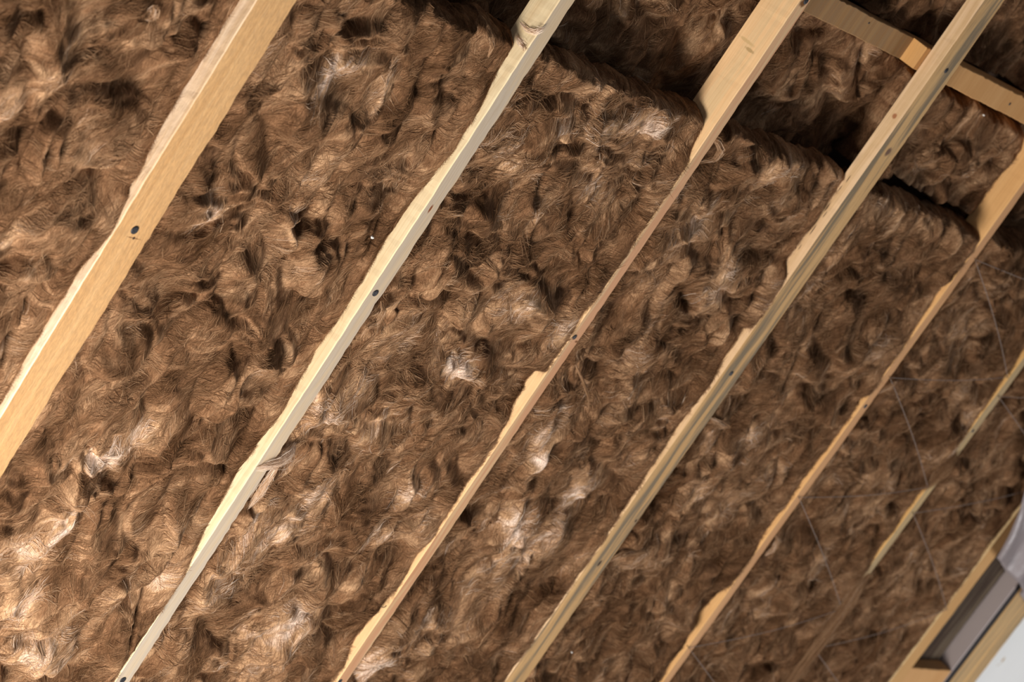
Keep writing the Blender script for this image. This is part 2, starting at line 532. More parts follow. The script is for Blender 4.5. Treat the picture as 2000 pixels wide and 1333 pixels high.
def wool_fields(X, Z, seed, amp=1.0):
    """height towards the room (m) and tint of the wool at wall position X, Z"""
    wx = 0.050 * gn(X / 0.17, Z / 0.20, seed + 1) + 0.017 * gn(X / 0.055, Z / 0.065, seed + 2) + 0.004 * gn(X / 0.018, Z / 0.02, seed + 19)
    wz = 0.050 * gn(X / 0.18, Z / 0.18, seed + 3) + 0.018 * gn(X / 0.055, Z / 0.065, seed + 4) + 0.004 * gn(X / 0.018, Z / 0.02, seed + 18)
    x, z = X + wx, Z + wz
    u = x * math.cos(TILT) - z * math.sin(TILT)
    v = x * math.sin(TILT) + z * math.cos(TILT)
    pil = 0.016 * fbm(X / 0.22, Z / 0.30, seed + 5, 2)
    sa = lambda q, e: np.sqrt(q * q + e * e) - e
    f1 = sa(gn(u / 0.085, v / 0.125, seed + 6), 0.06)
    f2 = sa(gn(u / 0.040, v / 0.062, seed + 7) + 0.12, 0.10)
    f3 = sa(gn(u / 0.018, v / 0.030, seed + 8) + 0.10, 0.12)
    f4 = gn(u / 0.0065, v / 0.018, seed + 9)
    mod = 0.25 + 1.25 * sst(-0.35, 0.45, gn(X / 0.12, Z / 0.14, seed + 10))
    mod3 = 0.2 + 1.3 * sst(-0.3, 0.4, gn(X / 0.07, Z / 0.09, seed + 11))
    h = pil + 0.046 * f1 + mod * 0.024 * f2 + mod3 * 0.008 * f3 + 0.0006 * f4
    h = (h - 0.016) * amp * 0.86
    tint = 0.31 + 0.18 * fbm(X / 0.16, Z / 0.20, seed + 12, 2) + 0.22 * gn(u / 0.026, v / 0.070, seed + 13) + 0.12 * gn(u / 0.009, v / 0.035, seed + 33) + 0.05 * gn(u / 0.006, v / 0.035, seed + 17)
    pale = sst(0.28, 1.0, gn(u / 0.055, v / 0.085, seed + 14) + 0.30 * gn(u / 0.010, v / 0.04, seed + 15)
               + 0.35 * gn(X / 0.3, Z / 0.3, seed + 16))
    tint = tint + 0.22 * pale
    xw = X + 0.5 * wx + 0.003 * gn(X / 0.01, Z / 0.012, seed + 28)
    zw = Z + 0.5 * wz + 0.004 * gn(X / 0.01, Z / 0.012, seed + 29)
    xa, xb, za, zb = X.min(), X.max(), Z.min(), Z.max()
    for (cx, cz, M, dt_, dh, R_) in PATCH:
        if cx < xa - 0.03 or cx > xb + 0.03 or cz < za or cz > zb:
            continue
        dx, dz = xw - cx, zw - cz
        q = (M[0, 0] * dx + M[0, 1] * dz) ** 2 + (M[1, 0] * dx + M[1, 1] * dz) ** 2
        g_ = np.exp(-q ** 1.3)
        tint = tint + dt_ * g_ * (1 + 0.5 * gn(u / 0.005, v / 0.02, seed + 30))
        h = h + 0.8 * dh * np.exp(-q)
    return h, tint

def make_batt(name, x0, x1, z0, z1, ybase, yback, seed, right=None, left=None, top='round', res=0.0025,
              groove=0.0, hair=1.0, density=66000, amp=1.0, clip_front=None):
    """a soft batt: lumpy front grown from the plane Y = ybase, closed at the back"""
    nx = int((x1 - x0) / res) + 1
    nz = int((z1 - z0) / res) + 1
    xs = np.linspace(x0, x1, nx)
    zs = np.linspace(z0, z1, nz)
    X, Z = np.meshgrid(xs, zs)
    H, T = wool_fields(X, Z, seed, amp)
    Y = ybase - H
    dr = x1 - X
    dl = X - x0
    if groove:
        gx = 0.030 + 0.012 * gn(Z / 0.12, Z * 0 + 0.5, seed + 31)
        g = np.exp(-((dr - gx) / 0.0050) ** 2) * sst(-0.35, 0.15, gn(Z / 0.22, Z * 0 + 3.5, seed + 33) + 0.2)
        Y = Y + groove * g
    if right is not None:
        pz = np.array([q[0] for q in right])[::-1]
        pd = np.array([q[1] for q in right])[::-1]
        o_ = np.argsort(pz)
        prof = np.interp(Z, pz[o_], pd[o_])
        prof = prof + 0.0020 * gn(Z / 0.045, Z * 0, seed + 20) + 0.0003 * gn(Z / 0.008, Z * 0, seed + 21)
        k = sst(0.0, 1.0, 1 - dr / (0.045 + 0.015 * gn(Z / 0.07, Z * 0 + 7, seed + 22)))
        roll = 0.006 * np.exp(-dr / 0.012)
        Yb = np.minimum(Y, prof + 0.010)
        Y = Y * (1 - k) + (prof - 0.004 * np.sin(np.clip(dr / 0.045, 0, 1) * math.pi) + (Yb - (prof + 0.010)) * 0.25 * np.clip(dr / 0.02, 0, 1)) * k
    else:
        Y = Y + 0.003 * np.exp(-dr / 0.01)
    if left is None:
        left = 0.034
    if callable(left):
        lv = left(Z)
    else:
        lv = left
    k = sst(0.0, 1.0, 1 - dl / 0.05)
    Y = Y * (1 - k) + (lv + (Y - ybase) * 0.6) * k
    if clip_front is not None:
        Y = np.maximum(Y, clip_front)
    # overhangs: drag the crests down and sideways over the hollows
    ov = (ybase - Y)
    fade = np.clip(dr / 0.03, 0, 1) * np.clip(dl / 0.03, 0, 1)
    ZZ = Z - 0.7 * ov * fade * (0.35 + 1.2 * gn(X / 0.13, Z / 0.13, seed + 26))
    XX = X + 0.45 * ov * fade * gn(X / 0.10, Z / 0.10, seed + 25)
    if top == 'round':
        # roll the top edge back into the wall and give it a ragged crest
        dt = z1 - Z
        q = np.clip(1 - dt / 0.060, 0, 1)
        edge = z1 + 0.010 * gn(X / 0.09, X * 0 + 1.5, seed + 40) + 0.007 * gn(X / 0.030, q * 2.0, seed + 41) + 0.0035 * gn(X / 0.011, q * 6.0, seed + 42)
        ang = q * math.pi / 2
        yb = Y
        s_ = np.clip((q - 0.45) / 0.55, 0, 1) ** 1.6
        lump = 0.009 * np.abs(gn(X / 0.03, q * 4, seed + 43)) * q + 0.004 * gn(X / 0.012, q * 11, seed + 44) * q
        Y = yb * (1 - s_) + (yback - 0.004) * s_ - lump * (1 - s_)
        ZZ = np.where(q > 0, (ZZ * (1 - q) + q * (edge - 0.014 * (1 - np.sin(np.clip(q * 1.25, 0, 1) * math.pi / 2)))), ZZ)
    # grid -> mesh with sides and back
    P = np.stack([XX, Y, ZZ], -1).reshape(-1, 3)
    idx = np.arange(nx * nz).reshape(nz, nx)
    q = np.stack([idx[:-1, :-1], idx[:-1, 1:], idx[1:, 1:], idx[1:, :-1]], -1).reshape(-1, 4)
    loop = np.concatenate([idx[0, :-1], idx[:-1, -1], idx[-1, :0:-1], idx[:0:-1, 0]])
    Bk = P[loop].copy()
    Bk[:, 1] = yback
    nb = len(P)
    P = np.concatenate([P, Bk])
    nl = len(loop)
    ii = np.arange(nl)
    jj = (ii + 1) % nl
    side = np.stack([loop[jj], loop[ii], nb + ii, nb + jj], -1)
    P = np.concatenate([P, [[(x0 + x1) / 2, yback, (z0 + z1) / 2]]])
    c = len(P) - 1
    tint = np.concatenate([T.reshape(-1), np.full(nl + 1, 0.3)])

    # fibres lying on the wool ----------------------------------------
    n = int(density * (x1 - x0) * (z1 - z0))
    r = np.random.default_rng(seed * 13 + 5)
    # clumps: fibres gather round tuft centres so they read as locks
    nt = max(8, n // 16)
    tx = r.uniform(x0 + 0.003, x1 - 0.003, nt)
    tz = r.uniform(z0 + 0.004, z1 - 0.004, nt)
    tw = r.integers(0, nt, n)
    fx = tx[tw] + r.normal(0, 0.0040, n)
    fz = tz[tw] + r.normal(0, 0.0060, n)
    twist = r.normal(0, 0.30, nt)[tw] + r.normal(0, 0.12, n)
    ttint = r.normal(0, 0.085, nt)[tw] + r.normal(0, 0.075, n)
    K = 7
    step = (r.uniform(0.0020, 0.0070, n))
    curl = (r.normal(0, 0.09, nt)[tw] + r.normal(0, 0.05, n))
    lift = np.abs(r.normal(0.0010, 0.0018, nt))[tw] + np.abs(r.normal(0.0, 0.0012, n)) + (r.random(n) < 0.03) * r.uniform(0.001, 0.006, n)
    lift = lift * hair
    ttint = ttint * (0.4 + 0.6 * hair)
    width = r.uniform(0.00022, 0.00052, n)
    def samp(Gd, x_, z_):
        a = np.clip((x_ - x0) / (x1 - x0) * (nx - 1), 0, nx - 1.001)
        b = np.clip((z_ - z0) / (z1 - z0) * (nz - 1), 0, nz - 1.001)
        ia, ib = a.astype(int), b.astype(int)
        fa, fb = a - ia, b - ib
        return (Gd[ib, ia] * (1 - fa) * (1 - fb) + Gd[ib, ia + 1] * fa * (1 - fb)
                + Gd[ib + 1, ia] * (1 - fa) * fb + Gd[ib + 1, ia + 1] * fa * fb)
    th = TILT + 0.95 * gn(fx / 0.10, fz / 0.12, seed + 60) + 0.55 * gn(fx / 0.035, fz / 0.04, seed + 61) + twist
    th = th + math.pi * ((r.random(nt) < 0.35)[tw])
    cx, cz = fx.copy(), fz.copy()
    pts = []
    dirs = []
    for k_ in range(K):
        s_ = k_ / (K - 1)
        arch = 1.5 * s_ ** 1.3 - 0.35
        px_ = samp(XX, cx, cz)
        py_ = samp(Y, cx, cz) - 0.0004 - lift * arch
        pz_ = samp(ZZ, cx, cz)
        pts.append(np.stack([px_, py_, pz_], -1))
        dirs.append(np.stack([np.sin(th), 0 * th, np.cos(th)], -1))
        cx = np.clip(cx + np.sin(th) * step, x0, x1)
        cz = np.clip(cz + np.cos(th) * step, z0, z1)
        th = th + curl + 0.25 * gn(cx / 0.012, cz / 0.012, seed + 62)
    pts = np.stack(pts, 1)
    dirs = np.stack(dirs, 1)
    tilt = r.normal(0, 0.5, n)
    wdir = np.stack([dirs[..., 2], np.repeat(np.tan(np.clip(tilt, -1.2, 1.2))[:, None], K, 1) * 0.6, -dirs[..., 0]], -1)
    prof = np.array([0.6, 1, 1, 1, 0.85, 0.6, 0.15])
    off = wdir * (width[:, None] * prof[None])[..., None]
    if clip_front is not None:
        pts[..., 1] = np.maximum(pts[..., 1], clip_front)
    VA = pts - off
    VB = pts + off
    V = np.stack([VA, VB], 2).reshape(-1, 3)
    base = np.arange(n)[:, None] * (2 * K) + np.arange(K - 1)[None] * 2
    fq = np.stack([base, base + 1, base + 3, base + 2], -1).reshape(-1, 4)
    ft = samp(T, fx, fz) + 0.05 + ttint
    ft = np.repeat(np.clip(ft, 0.0, 1.0), 2 * K)

    if right is not None:
        nf = int(2600 * (z1 - z0))
        rz = r.uniform(z0 + 0.01, z1 - 0.03, nf)
        rz = rz + 0.004 * gn(rz / 0.02, rz * 0, seed + 71)
        d0 = samp(Y, np.full(nf, x1 - 0.002), rz)
        ln_ = np.abs(r.normal(0.0, 0.0030, nf)) * (0.2 + 1.3 * sst(-0.2, 0.5, gn(rz / 0.03, rz * 0 + 2, seed + 70))) + 0.0005
        dz_ = r.normal(0, 0.010, nf) - 0.004
        fp = []
        for k_ in range(K):
            s_ = k_ / (K - 1)
            yy = np.minimum(d0 + 0.003, 0.06) - (ln_ + 0.003) * s_
            fp.append(np.stack([np.full(nf, x1 - 0.0018) - 0.004 * (1 - s_) ** 2, yy, rz + dz_ * s_ ** 1.5], -1))
        fp = np.stack(fp, 1)
        fw = r.uniform(0.0002, 0.0004, nf)
        fo = np.zeros_like(fp)
        fo[..., 2] = fw[:, None] * prof[None] if False else (fw[:, None] * np.array([0.6, 1, 1, 1, 0.85, 0.6, 0.15])[None])
        V2 = np.stack([fp - fo, fp + fo], 2).reshape(-1, 3)
        b2 = (np.arange(nf)[:, None] + n) * (2 * K) + np.arange(K - 1)[None] * 2
        fq = np.concatenate([fq, np.stack([b2, b2 + 1, b2 + 3, b2 + 2], -1).reshape(-1, 4)])
        V = np.concatenate([V, V2])
        ft = np.concatenate([ft, np.repeat(np.clip(0.40 + r.normal(0, 0.1, nf), 0, 1), 2 * K)])

    nv0 = len(P)
    allv = np.concatenate([P, V])
    quads = np.concatenate([q, side, fq + nv0])
    tris = np.stack([nb + ii, np.full(nl, c), nb + jj], -1)
    nq, ntz = len(quads), len(tris)
    me = bpy.data.meshes.new(name)
    me.vertices.add(len(allv))
    me.vertices.foreach_set('co', allv.astype(np.float32).ravel())
    me.loops.add(nq * 4 + ntz * 3)
    me.loops.foreach_set('vertex_index', np.concatenate([quads.ravel(), tris.ravel()]).astype(np.int32))
    me.polygons.add(nq + ntz)
    ls = np.concatenate([np.arange(nq) * 4, nq * 4 + np.arange(ntz) * 3]).astype(np.int32)
    me.polygons.foreach_set('loop_start', ls)
    mi = np.zeros(nq + ntz, dtype=np.int32)
    mi[len(q) + nl: nq] = 1
    me.materials.append(WOOL)
    me.materials.append(FIBRE)
    me.polygons.foreach_set('material_index', mi)
    me.polygons.foreach_set('use_smooth', np.ones(nq + ntz, dtype=bool))
    me.update(calc_edges=True)
    at = me.attributes.new('tint', 'FLOAT', 'POINT')
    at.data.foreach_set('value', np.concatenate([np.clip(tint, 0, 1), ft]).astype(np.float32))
    o = bpy.data.objects.new(name, me)
    COL.objects.link(o)
    return o

R1 = [(.5, .028), (.383, .027), (.328, .028), (.284, .027), (.172, .029), (.095, .018), (.064, .020), (.049, .010), (-.002, .004), (-.04, .007), (-.077, .018), (-.161, .017), (-.243, .018), (-.333, .012), (-.5, .015)]
R2 = [(.481, .031), (.427, .027), (.35, .014), (.27, .014), (.174, .027), (.059, .031), (-.018, .025), (-.091, .022), (-.155, .027), (-.257, .015), (-.334, .022), (-.409, .026), (-.521, .017), (-.608, .0), (-.66, -.001), (-.74, .004), (-.86, .002)]
R3 = [(.462, .029), (.42, .012), (.387, .002), (.231, .001), (.15, -.001), (.084, .003), (.04, .006), (-.01, .002), (-.06, .003), (-.085, .004), (-.095, .026), (-.123, .027), (-.17, .022), (-.25, .006), (-.35, .010), (-.474, .003), (-.52, .010), (-.60, .006), (-.64, .010), (-.737, .024), (-.80, .006), (-.847, .013)]
R4 = [(.477, .027), (.40, .031), (.329, .031), (.26, .031), (.236, .006), (.15, .0), (.11, .004), (.098, .022), (.009, .016), (-.03, .006), (-.08, .010), (-.168, .014), (-.274, .010), (-.4, .004), (-.6, .004), (-.9, .004)]
R5 = [(.48, .055), (.45, .012), (.422, -.001), (.36, .006), (.348, .017), (.28, .010), (.176, .004), (.064, .0), (.03, -.001), (.01, .014), (-.026, .008), (-.121, .008), (-.2, .012), (-.28, .010), (-.364, .013), (-.44, .001), (-.52, .002), (-.56, .020), (-.632, .030), (-.70, .010), (-.8, .012)]
R6 = [(.48, .02), (.245, .013), (.084, .006), (.0, .003), (-.05, -.001), (-.17, -.002), (-.19, .008), (-.219, .010), (-.3, .008), (-.40, .006), (-.43, -.001), (-.9, -.001)]
R7 = [(.3, .01), (-.216, .007), (-.316, .012), (-.36, .005), (-.445, .004), (-.765, .005), (-.9, .004)]

g = 'brown mineral wool batts between the battens'
BZ = -1.40
def lb(vals):
    z_, d_ = zip(*sorted(vals))
    return lambda Z: np.interp(Z, z_, d_)
YF = 0.084
batts = [
    (-0.60, LX[0] - .001, -0.62, 0.75, 11, R1, .03, 0.030, 'brown wool batt at the far left, left of the wide rough-sawn batten'),
    (A[0] + .001, LX[1] - .001, BZ, 0.485, 12, R2, .032, 0.032, 'brown wool batt between the wide rough-sawn batten and the cream batten'),
    (A[1] + .001, LX[2] - .001, BZ, 0.480, 23, R3, .032, 0.0, 'brown wool batt between the cream batten and the narrow pinkish batten'),
    (A[2] + .001, LX[3] - .001, BZ, 0.478, 34, R4, lb([(.5, .03), (.1, .03), (0., .055), (-.2, .055), (-.3, .03), (-1, .03)]), 0.010, 'brown wool batt between the narrow pinkish batten and the weathered streaky batten'),
    (A[3] + .001, LX[4] - .001, BZ, 0.472, 45, R5, .020, 0.0, 'brown wool batt between the weathered streaky batten and the orange pine batten'),
    (A[4] + .001, LX[5] - .001, BZ, 0.480, 56, R6, .030, 0.0, 'brown wool batt right of the orange pine batten, under the first cord zigzag'),
    (A[5] + .001, LX[6] - .001, BZ, 0.48, 67, R7, .020, 0.0, 'greyish brown wool batt beside the honey coloured batten at the right'),
]
for (x0, x1, z0, z1, s, rp, lf, gr, lab) in batts:
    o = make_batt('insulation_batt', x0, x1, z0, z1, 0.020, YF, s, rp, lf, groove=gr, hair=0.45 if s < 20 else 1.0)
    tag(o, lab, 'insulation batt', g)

# wool layer further back, seen above the tops of the front batts
g2 = 'brown mineral wool batts of the rear layer'
back = [
    (0.02, 0.585, 0.40, 0.62, 71, 'dark strip of rear wool at the top edge, left of the cream batten'),
    (0.587, 1.250, 0.40, 1.05, 72, 'rear wool batt at the top between the cream batten and the narrow pinkish batten'),
    (1.252, 1.829, 0.40, RZ0 - .002, 73, 'rear wool batt under the dark horizontal rail, left of the weathered batten'),
    (1.252, 1.829, RZ1 + .002, 1.20, 74, 'rear wool batt above the dark horizontal rail'),
    (1.831, 2.42, RZ1 + .002, 1.20, 76, 'rear wool batt in the top right corner above the light rail'),
    (2.44, 3.62, 0.40, 0.90, 77, 'rear wool at the right edge beyond the orange pine batten'),
]
for (x0, x1, z0, z1, s, lab) in back:
    o = make_batt('insulation_batt', x0, x1, z0, z1, 0.112, 0.19, s, None, 0.108, top='flat', density=30000, amp=0.95, clip_front=0.088)
    tag(o, lab, 'insulation batt', g2)
o = make_batt('insulation_batt', A[3] + .001, LX[4] - .001, 0.490, 0.712, 0.066, 0.135, 75,
              [(.7, .075), (.66, .05), (.60, .058), (.5, .057), (.4, .06)], 0.075, top='round', density=40000, amp=1.0)
tag(o, 'set back wool batt just under the light rail, beside the orange pine batten', 'insulation batt', g2)

# rails
r1 = batten('wall_rail', RZ0, RZ1, A[2] - 0.02, 1.742, 0.04, WR1, y0=0.071, axis='X', seed=91)
tag(r1, 'dark horizontal rail from the pinkish batten, ending at the sawn end of the lighter rail', 'rail')
r2 = batten('wall_rail', RZ0 + .001, RZ1 + .001, 1.744, 2.39, 0.07, WR2, y0=0.034, axis='X', seed=92)
tag(r2, 'light horizontal rail behind the weathered batten, sawn end showing', 'rail')

# structure behind
wb_m = plain_mat('dark_sheathing', srgb(92, 64, 42), 0.9, 0, (60, 0.5))
bk = mesh_obj('wall_back', [(-0.8, 0.2, -1.42), (5.2, 0.2, -1.42), (5.2, 0.2, 1.3), (-0.8, 0.2, 1.3),
                            (-0.8, 0.24, -1.42), (5.2, 0.24, -1.42), (5.2, 0.24, 1.3), (-0.8, 0.24, 1.3)],
              [(0, 1, 2, 3), (5, 4, 7, 6), (4, 5, 1, 0), (3, 2, 6, 7), (4, 0, 3, 7), (1, 5, 6, 2)], wb_m)
bk['kind'] = 'structure'

# ------------------------------------------------------------------ lower right corner
W8 = wood_mat('weathered_edge_post', srgb(176, 142, 96), srgb(196, 158, 108), srgb(136, 122, 96), 21, (), 0.0, 0.5, 0.75)
W9 = wood_mat('block_pine', srgb(150, 104, 62), srgb(190, 144, 94), srgb(190, 144, 94), 22, (), 0.0, 0.0, 0.4)
W10 = wood_mat('dark_old_board', srgb(44, 30, 22), srgb(48, 33, 23), srgb(70, 52, 36), 23, (), 0.0, 0.4, 0.6)
o = batten('wall_post', 3.947, 4.112, ZB, ZT, 0.045, W8, seed=131)
tag(o, 'wide weathered board between the open cavity and the white wall board', 'post')
o = batten('nailing_block', -0.80, -0.737, A[6] + 0.001, 3.902, 0.044, W9, y0=0.002, axis='X', seed=132)
tag(o, 'short brown block closing the bottom of the open cavity', 'block')

white = plain_mat('white_board', srgb(232, 229, 224), 0.7, 0, (9, 0.15))
_nt = white.node_tree
_tc = _nt.nodes.new('ShaderNodeTexCoord')
_ns = _nt.nodes.new('ShaderNodeTexNoise')
_ns.inputs['Scale'].default_value = 22
_ns.inputs['Detail'].default_value = 3
_nt.links.new(_tc.outputs['Object'], _ns.inputs['Vector'])
_rp = _nt.nodes.new('ShaderNodeValToRGB')
_rp.color_ramp.elements[0].position = 0.66
_rp.color_ramp.elements[0].color = (0, 0, 0, 1)
_rp.color_ramp.elements[1].position = 0.70
_nt.links.new(_ns.outputs['Fac'], _rp.inputs[0])
_mx = _nt.nodes.new('ShaderNodeMix')
_mx.data_type = 'RGBA'
_bs = _nt.nodes['Principled BSDF']
_src = _bs.inputs['Base Color'].links[0].from_socket
_nt.links.new(_rp.outputs[0], _mx.inputs[0])
_nt.links.new(_src, _mx.inputs[6])
_mx.inputs[7].default_value = srgb(176, 140, 84)
_nt.links.new(_mx.outputs[2], _bs.inputs['Base Color'])
o = mesh_obj('white_board', [(4.02, .135, -1.42), (5.1, .135, -1.42), (5.1, .135, .9), (4.02, .135, .9),
                             (4.02, .147, -1.42), (5.1, .147, -1.42), (5.1, .147, .9), (4.02, .147, .9)],
             [(0, 1, 2, 3), (5, 4, 7, 6), (4, 5, 1, 0), (3, 2, 6, 7), (4, 0, 3, 7), (1, 5, 6, 2)], white)
tag(o, 'white wall board behind the weathered post at lower right', 'board')

def ragged_board():
    bm = bmesh.new()
    rs = random.Random(5)
    zs = [-1.40 + 0.012 * i for i in range(150)]
    fr, bk_ = [], []
    e = 0.0
    for i, z in enumerate(zs):
        if rs.random() < 0.22:
            e = rs.uniform(-0.012, 0.012)
        x = 3.888 + e * 0.9 + rs.uniform(-0.002, 0.002)
        fr.append((bm.verts.new((3.640, 0.0475, z)), bm.verts.new((x, 0.0475, z))))
        bk_.append((bm.verts.new((3.640, 0.060, z)), bm.verts.new((x + 0.002, 0.060, z))))
    for i in range(len(zs) - 1):
        bm.faces.new((fr[i][0], fr[i][1], fr[i + 1][1], fr[i + 1][0]))
        bm.faces.new((bk_[i][1], bk_[i][0], bk_[i + 1][0], bk_[i + 1][1]))
        bm.faces.new((fr[i][1], bk_[i][1], bk_[i + 1][1], fr[i + 1][1]))
        bm.faces.new((bk_[i][0], fr[i][0], fr[i + 1][0], bk_[i + 1][0]))
    bm.faces.new((fr[0][1], fr[0][0], bk_[0][0], bk_[0][1]))
    bm.faces.new((fr[-1][0], fr[-1][1], bk_[-1][1], bk_[-1][0]))
    return bm
o = bm_obj('cavity_board', ragged_board(), W10)
tag(o, 'dark brown board with a torn edge at the back of the open cavity', 'board')

pan = plain_mat('painted_panel', srgb(172, 156, 150), 0.6, 0, (14, 0.1))
o = mesh_obj('reveal_panel', [(3.904, .004, -1.40), (3.914, .004, -1.40), (3.914, .120, -1.40), (3.904, .120, -1.40),
                              (3.904, .004, 0.5), (3.914, .004, 0.5), (3.914, .120, 0.5), (3.904, .120, 0.5)],
             [(3, 2, 1, 0), (4, 5, 6, 7), (0, 1, 5, 4), (1, 2, 6, 5), (2, 3, 7, 6), (3, 0, 4, 7)], pan)
tag(o, 'pale painted strip lining the right side of the open cavity', 'panel')
infill = plain_mat('strip_black', srgb(34, 26, 22), 0.9, 0, (120, 0.4))  # near-black strip filling the gap between panel and board
o = mesh_obj('gap_strip', [(3.916, .003, -1.40), (3.944, .001, -1.40), (3.944, .045, -1.40), (3.916, .045, -1.40),
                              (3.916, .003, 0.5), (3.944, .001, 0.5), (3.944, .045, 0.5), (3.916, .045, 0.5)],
             [(3, 2, 1, 0), (4, 5, 6, 7), (0, 1, 5, 4), (1, 2, 6, 5), (2, 3, 7, 6), (3, 0, 4, 7)], infill)
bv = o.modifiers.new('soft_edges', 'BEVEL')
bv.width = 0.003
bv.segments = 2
tag(o, 'thin black strip filling the gap between the pale panel and the wide weathered board', 'infill')

def film_mat():
    t = NT('clear_plastic_film')
    tc = t.new('ShaderNodeTexCoord').outputs['Object']
    nz = t.noise(t.mapping(tc, scale=(26, 26, 4), rot=(0, math.radians(-12), 0)), 1.0, 4, 0.6, 0.6)
    t.b.inputs['Base Color'].default_value = (0.42, 0.35, 0.34, 1)
    t.b.inputs['Roughness'].default_value = 0.28
    t.b.inputs['Specular IOR Level'].default_value = 0.6
    bp = t.new('ShaderNodeBump')
    bp.inputs['Strength'].default_value = 0.5
    bp.inputs['Distance'].default_value = 0.006
    t.link(nz, bp.inputs['Height'])
    t.link(bp.outputs[0], t.b.inputs['Normal'])
    tr = t.new('ShaderNodeBsdfTransparent')
    tl = t.new('ShaderNodeBsdfTranslucent')
    tl.inputs[0].default_value = (0.45, 0.38, 0.37, 1)
    m1 = t.new('ShaderNodeMixShader')
    m1.inputs[0].default_value = 0.35
    t.link(t.b.outputs[0], m1.inputs[1])
    t.link(tl.outputs[0], m1.inputs[2])
    m2 = t.new('ShaderNodeMixShader')
    m2.inputs[0].default_value = 0.14
    t.link(m1.outputs[0], m2.inputs[1])
    t.link(tr.outputs[0], m2.inputs[2])
    t.link(m2.outputs[0], t.n['Material Output'].inputs[0])
    return t.m

def film():
    left = [(2060, 700), (2030, 830), (2003, 940), (1988, 996), (1966, 1045), (1944, 1088)]
    low = [(1944, 1088), (1957, 1106), (1972, 1122), (1989, 1139), (1997, 1160), (2012, 1190), (2040, 1240)]
    def interp(poly, t):
        t = t * (len(poly) - 1)
        i = min(int(t), len(poly) - 2)
        f = t - i
        return (poly[i][0] * (1 - f) + poly[i + 1][0] * f, poly[i][1] * (1 - f) + poly[i + 1][1] * f)
    n = 40
    vs, fs = [], []
    for j in range(n + 1):
        for i in range(n + 1):
            a, b = i / n, j / n           # a along the lower edge, b upwards
            lo = interp(low, a)
            le = interp(left, 1 - b)
            px = lo[0] + le[0] - 1944
            py = lo[1] + le[1] - 1088
            Y = -0.035 - 0.012 * math.sin(a * 15 + b * 3) - 0.006 * math.sin(a * 31 - b * 5 + 1)
            P = on_y(px, py, -0.035)
            vs.append((P[0], Y, P[2]))
    for j in range(n):
        for i in range(n):
            k = j * (n + 1) + i
            fs.append((k, k + 1, k + n + 2, k + n + 1))
    o = mesh_obj('plastic_sheet', vs, fs, film_mat(), smooth=True)
    sm = o.modifiers.new('thickness', 'SOLIDIFY')
    sm.thickness = 0.0004
    return o
tag(film(), 'translucent plastic sheet hanging over the top of the honey coloured batten', 'plastic sheet')

# ------------------------------------------------------------------ cords
CORD = plain_mat('grey_cord', srgb(134, 116, 104), 0.6)

def tube(pts, r, bm, seg=8):
    rings = []
    for i, p in enumerate(pts):
        a = pts[max(i - 1, 0)]
        b = pts[min(i + 1, len(pts) - 1)]
        d = (Vector(b) - Vector(a)).normalized()
        u = d.cross(Vector((0, 1, 0)))
        if u.length < 0.1:
            u = d.cross(Vector((1, 0, 0)))
        u.normalize()
        w = d.cross(u)
        rings.append([bm.verts.new(Vector(p) + r * (math.cos(2 * math.pi * k / seg) * u + math.sin(2 * math.pi * k / seg) * w)) for k in range(seg)])
    for a, b in zip(rings, rings[1:]):
        for k in range(seg):
            bm.faces.new((a[k], a[(k + 1) % seg], b[(k + 1) % seg], b[k]))
    bm.faces.new(rings[0][::-1])
    bm.faces.new(rings[-1])

def zigzag(px_pts, label):
    P = [Vector(on_y(x, y, -0.0022)) for x, y in px_pts]
    pts = []
    for a, b in zip(P, P[1:]):
        for k in range(16):
            s = k / 16
            q = a.lerp(b, s)
            q.y -= 0.012 * math.sin(math.pi * s)
            pts.append(q)
    pts.append(P[-1])
    root = bpy.data.objects.new('cord', None)
    COL.objects.link(root)
    root.location = P[0]
    tag(root, label, 'cord', 'cords holding the wool in place')
    bm = bmesh.new()
    tube([p - P[0] for p in pts], 0.0008, bm)
    bm_obj('string', bm, CORD, root, True)
    for p in P:
        bm = bmesh.new()
        q = p - P[0]
        tube([q + Vector((-0.004, 0.006, 0.002)), q + Vector((-0.004, -0.0016, 0.002)), q + Vector((0.004, -0.0016, -0.002)), q + Vector((0.004, 0.006, -0.002))], 0.0006, bm, 6)
        bm_obj('staple', bm, STEEL, root, True)
zigzag([(2130, 592), (1904, 507), (1968, 737), (1738, 738), (1812, 952), (1560, 972), (1644, 1190), (1345, 1266), (1440, 1400)],
       'zigzag grey cord strung from the orange pine batten to the thin dull batten')
zigzag([(2180, 772), (1950, 775), (2061, 942), (1783, 1003), (1849, 1191), (1590, 1268), (1680, 1400)],
       'zigzag grey cord strung from the thin dull batten to the honey coloured batten')

# bent nail on the edge of the pinkish batten, nail in the rail, knot hole
bm = bmesh.new()
arc = []
for k in range(13):
    a = math.radians(200 + k * 12)
    arc.append((0.0072 * math.cos(a) * 1.25, -0.0015 - 0.002 * math.sin(k / 12 * math.pi), 0.0048 * math.sin(a)))
tube(arc, 0.0008, bm)
P = on_y(749, 1181, -0.001)
o = bm_obj('bent_nail', bm, STEEL, BAT[2], True)
o.location = Vector(P) - BAT[2].location
screw(r2, 1972, 203, 0.0035, 0.034)
o = screw(r1, 1697, 45, 0.0020, 0.071)

